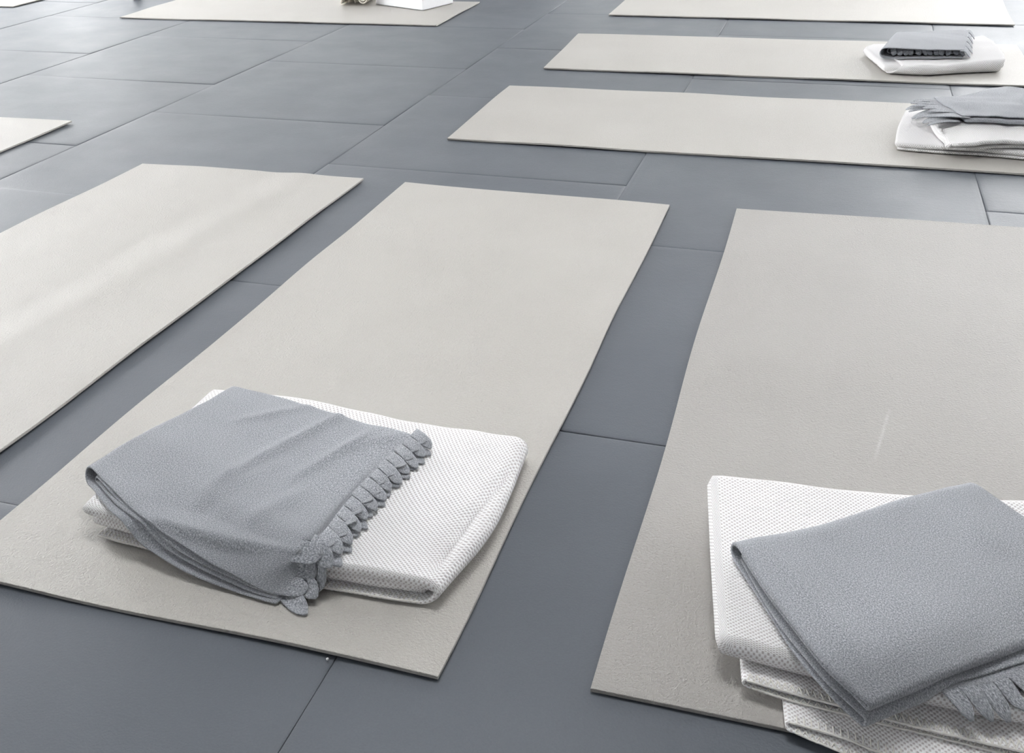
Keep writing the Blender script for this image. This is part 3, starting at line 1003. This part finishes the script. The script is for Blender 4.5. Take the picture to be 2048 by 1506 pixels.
cd2 = Cloth([
    [(1893, 300, .03, .044, .03), (1872, 268, .05, .074, .04), (1860, 240, .06, .080, .04)],
    [(1935, 302, .035, .062, .034), (1930, 262, .06, .082, .044), (1925, 232, .07, .086, .044)],
    [(2020, 300, .035, .068, .036), (2020, 262, .06, .084, .044), (2020, 228, .07, .086, .044)],
    [(2110, 304, .035, .066, .036), (2105, 266, .06, .082, .044), (2100, 228, .07, .084, .044)],
    [(2200, 312, .035, .060, .036), (2190, 275, .06, .076, .044), (2180, 232, .07, .078, .044)]],
    support=[cd.bvh], seed=79, wrinkle=.004, wscale=24)
cd2.origin = cd.origin
cd2.ribbon([dict(u=(1.0, 0.0), w=.0, v=(0.02, .96), t=.010), dict(u=(0.0, 1.0), w=1.0, v=(-.02, 1), t=.014)], step=.009, need=.026)
cd2.build('upper_fold', M_WEAVE, rd)

cgd = Cloth([   # u: left fringe -> right, v: front -> back
    [(1922, 244, .088, .096, .082), (1905, 226, .095, .102, .086), (1886, 212, .10, .104, .086), (1868, 199, .098, .102, .08)],
    [(1990, 246, .088, .100, .082), (1975, 226, .10, .112, .088), (1962, 207, .105, .116, .088), (1945, 190, .105, .112, .08)],
    [(2070, 248, .088, .100, .082), (2060, 226, .10, .114, .088), (2050, 204, .105, .120, .088), (2015, 180, .105, .116, .08)],
    [(2180, 252, .085, .098, .082), (2170, 230, .10, .108, .086), (2150, 208, .105, .110, .086), (2120, 194, .10, .106, .08)]],
    support=[cd.bvh, cd2.bvh], seed=85, wrinkle=.0035, wscale=22)
rgd = empty('fleece_blanket', cgd.origin)
grey_label(rgd, 'rumpled grey fleece blanket with fringe hanging over the left on the nearest crosswise mat')
GD = cgd.ribbon([dict(u=(1.0, 0.0), w=1.0, v=(0, 1), t=.004)], step=.009, need=.022)
GDl = cgd.ribbon([dict(u=(.04, 1.0), w=.12, v=(-.04, .98), t=.013)], step=.009, need=.022)
cgd.build('body', M_FLEECE, rgd)
be = edge_points(GD, -1, 7, 0.01, .99)
wD = np.linalg.norm(be[1] - be[0])
SUPD = [cd.bvh, cd2.bvh]
fringe(rgd, cgd.origin, SUPD, [b + np.array([-.03, -.035, -.014]) for b in be], np.array([-1.0, -0.12, 0]), wD * 1.0, .060, .022, 22, lift=.004, t=.003, curl=.8)
fringe(rgd, cgd.origin, SUPD, [b + np.array([-.004, -.012, -.004]) for b in be], np.array([-1.0, 0.03, 0]), wD * 1.12, .075, .012, 21, lift=.009, t=.003, curl=1.2)

# ------------------------------------------------------------------ things on the far mat
# cream towel: a spiral sheet lying on its side with its end towards the camera
tr = empty('towel_roll', (-2.735, 6.25, ZM))
tag(tr, 'cream rolled towel with a curled loose end beside the white box on the far mat', 'towel')
pts = []
for k in range(90):
    a = k / 89 * 2 * math.pi * 2.35
    r = 0.006 + 0.031 * k / 89
    pts.append((0.055 + r * math.cos(a + 1.1), 0.043 + r * math.sin(a + 1.1)))
ex, ez = pts[-1]
tail = [(ex, ez), (0.018, 0.060), (-0.005, 0.085), (-0.030, 0.098), (-0.055, 0.092), (-0.070, 0.070), (-0.080, 0.035), (-0.088, 0.009), (-0.070, .008)]
tt = np.array(tail)
Wt = cr_matrix(len(tt), np.linspace(0, 1, 40))
pts += [tuple(p) for p in (Wt @ tt)[2:]]
pts = np.array(pts)
ys = np.linspace(-0.02, 0.36, 14)
G = np.zeros((len(pts), len(ys), 3))
for j, yy in enumerate(ys):
    G[:, j, 0] = pts[:, 0] - 0.12 * yy
    G[:, j, 1] = yy
    G[:, j, 2] = np.maximum(pts[:, 1], 0.005) + 0.0
V, Fc, UV = shell_mesh(G, .0042)
mesh_obj('rolled_sheet', V, Fc, M_TOWEL, tr, True, UV)
Gi = np.zeros((10, 8, 3))
for a in range(10):
    th = math.pi * (0.05 + 0.9 * a / 9)
    for b in range(8):
        Gi[a, b] = (-0.035 + 0.022 * math.cos(th), 0.03 + b * .04, 0.004 + 0.045 * math.sin(th))
V, Fc, UV = shell_mesh(Gi, .004)
mesh_obj('inner_fold', V, Fc, M_TOWEL, tr, True, UV)

# white box with open top, its lower front corner nearest the camera
bx_loc = at(845, 22, ZM)
box = empty('white_box', (float(bx_loc[0]), float(bx_loc[1]), ZM))
tag(box, 'white smooth card box standing askew on the far mat, cut off by the top edge', 'box')
pa, pb = at(752, 9, ZM) - bx_loc, at(906, 7, ZM) - bx_loc
th_ = 0.003
hb = 0.16


def panel(name, a, b, z0, z1, flare=0.0):
    a, b = np.array(a), np.array(b)
    d = (b - a); L = np.linalg.norm(d[:2]); d = d / L
    nrm = np.array([-d[1], d[0], 0])
    V = []
    for s in (0, 1):
        for k in (0, 1):
            for z in (z0 if not callable(z0) else z0, z1):
                V.append(a + d * L * k + nrm * th_ * s + np.array([0, 0, z]))
    Fq = [(0, 2, 3, 1), (4, 5, 7, 6), (0, 1, 5, 4), (2, 6, 7, 3), (1, 3, 7, 5), (0, 4, 6, 2)]
    return mesh_obj(name, V, Fq, M_BOX, box, False)


o0 = np.zeros(3)
pc = pa + pb
panel('front_panel', pa, o0, 0.003, hb)
panel('side_panel', o0, pb, 0.003, hb)
panel('back_panel', pb, pc, 0.003, hb)
panel('side_panel', pc, pa, 0.003, hb)
bp_ = [o0 + (0, 0, .003), pb + (0, 0, .003), pc + (0, 0, .003), pa + (0, 0, .003)]
bv = bp_ + [p + np.array((0, 0, .003)) for p in bp_]
mesh_obj('bottom_panel', bv, [(0, 3, 2, 1), (4, 5, 6, 7), (0, 1, 5, 4), (1, 2, 6, 5), (2, 3, 7, 6), (3, 0, 4, 7)], M_BOX, box, False)

# small white cup whose foot touches the top edge of the frame
cup_loc = at(274.5, -1, 0.0)
cup = empty('cup', (float(cup_loc[0]), float(cup_loc[1]), 0.0))
tag(cup, 'small white cup on the bare floor by the far mat, only its foot showing', 'cup')


def lathe(name, prof, mat, parent, n=28):
    V, Fc = [], []
    for r, z in prof:
        for k in range(n):
            a = 2 * math.pi * k / n
            V.append((r * math.cos(a), r * math.sin(a), z))
    for i in range(len(prof) - 1):
        for k in range(n):
            k2 = (k + 1) % n
            Fc.append((i * n + k, i * n + k2, (i + 1) * n + k2, (i + 1) * n + k))
    Fc.append(tuple(range(n - 1, -1, -1)))
    return mesh_obj(name, V, Fc, mat, parent, True)


lathe('cup_body', [(.024, .001), (.029, .003), (.031, .010), (.036, .05), (.040, .095), (.0405, .10), (.038, .10), (.034, .05), (.028, .012), (.0, .010)], M_PLASTIC, cup)

# tiny white crumb on the floor in front of the second mat
cl = at(655, 1318, 0.002)
cv, cfz = [], []
rr_ = random.Random(5)
for a in range(5):
    for b in range(8):
        th, ph = math.pi * (a + .5) / 5, 2 * math.pi * b / 8
        r = 0.0022 * rr_.uniform(.8, 1.2)
        cv.append((r * math.sin(th) * math.cos(ph), r * math.sin(th) * math.sin(ph), .0022 + r * .8 * math.cos(th)))
for a in range(4):
    for b in range(8):
        cfz.append((a * 8 + b, a * 8 + (b + 1) % 8, (a + 1) * 8 + (b + 1) % 8, (a + 1) * 8 + b))
cfz += [tuple(range(7, -1, -1)), tuple(range(32, 40))]
crumb = mesh_obj('crumb', cv, cfz, M_PLASTIC, None)
crumb.location = (float(cl[0]), float(cl[1]), -0.0002)
tag(crumb, 'tiny white crumb on the floor touching the front edge of the second mat', 'crumb')
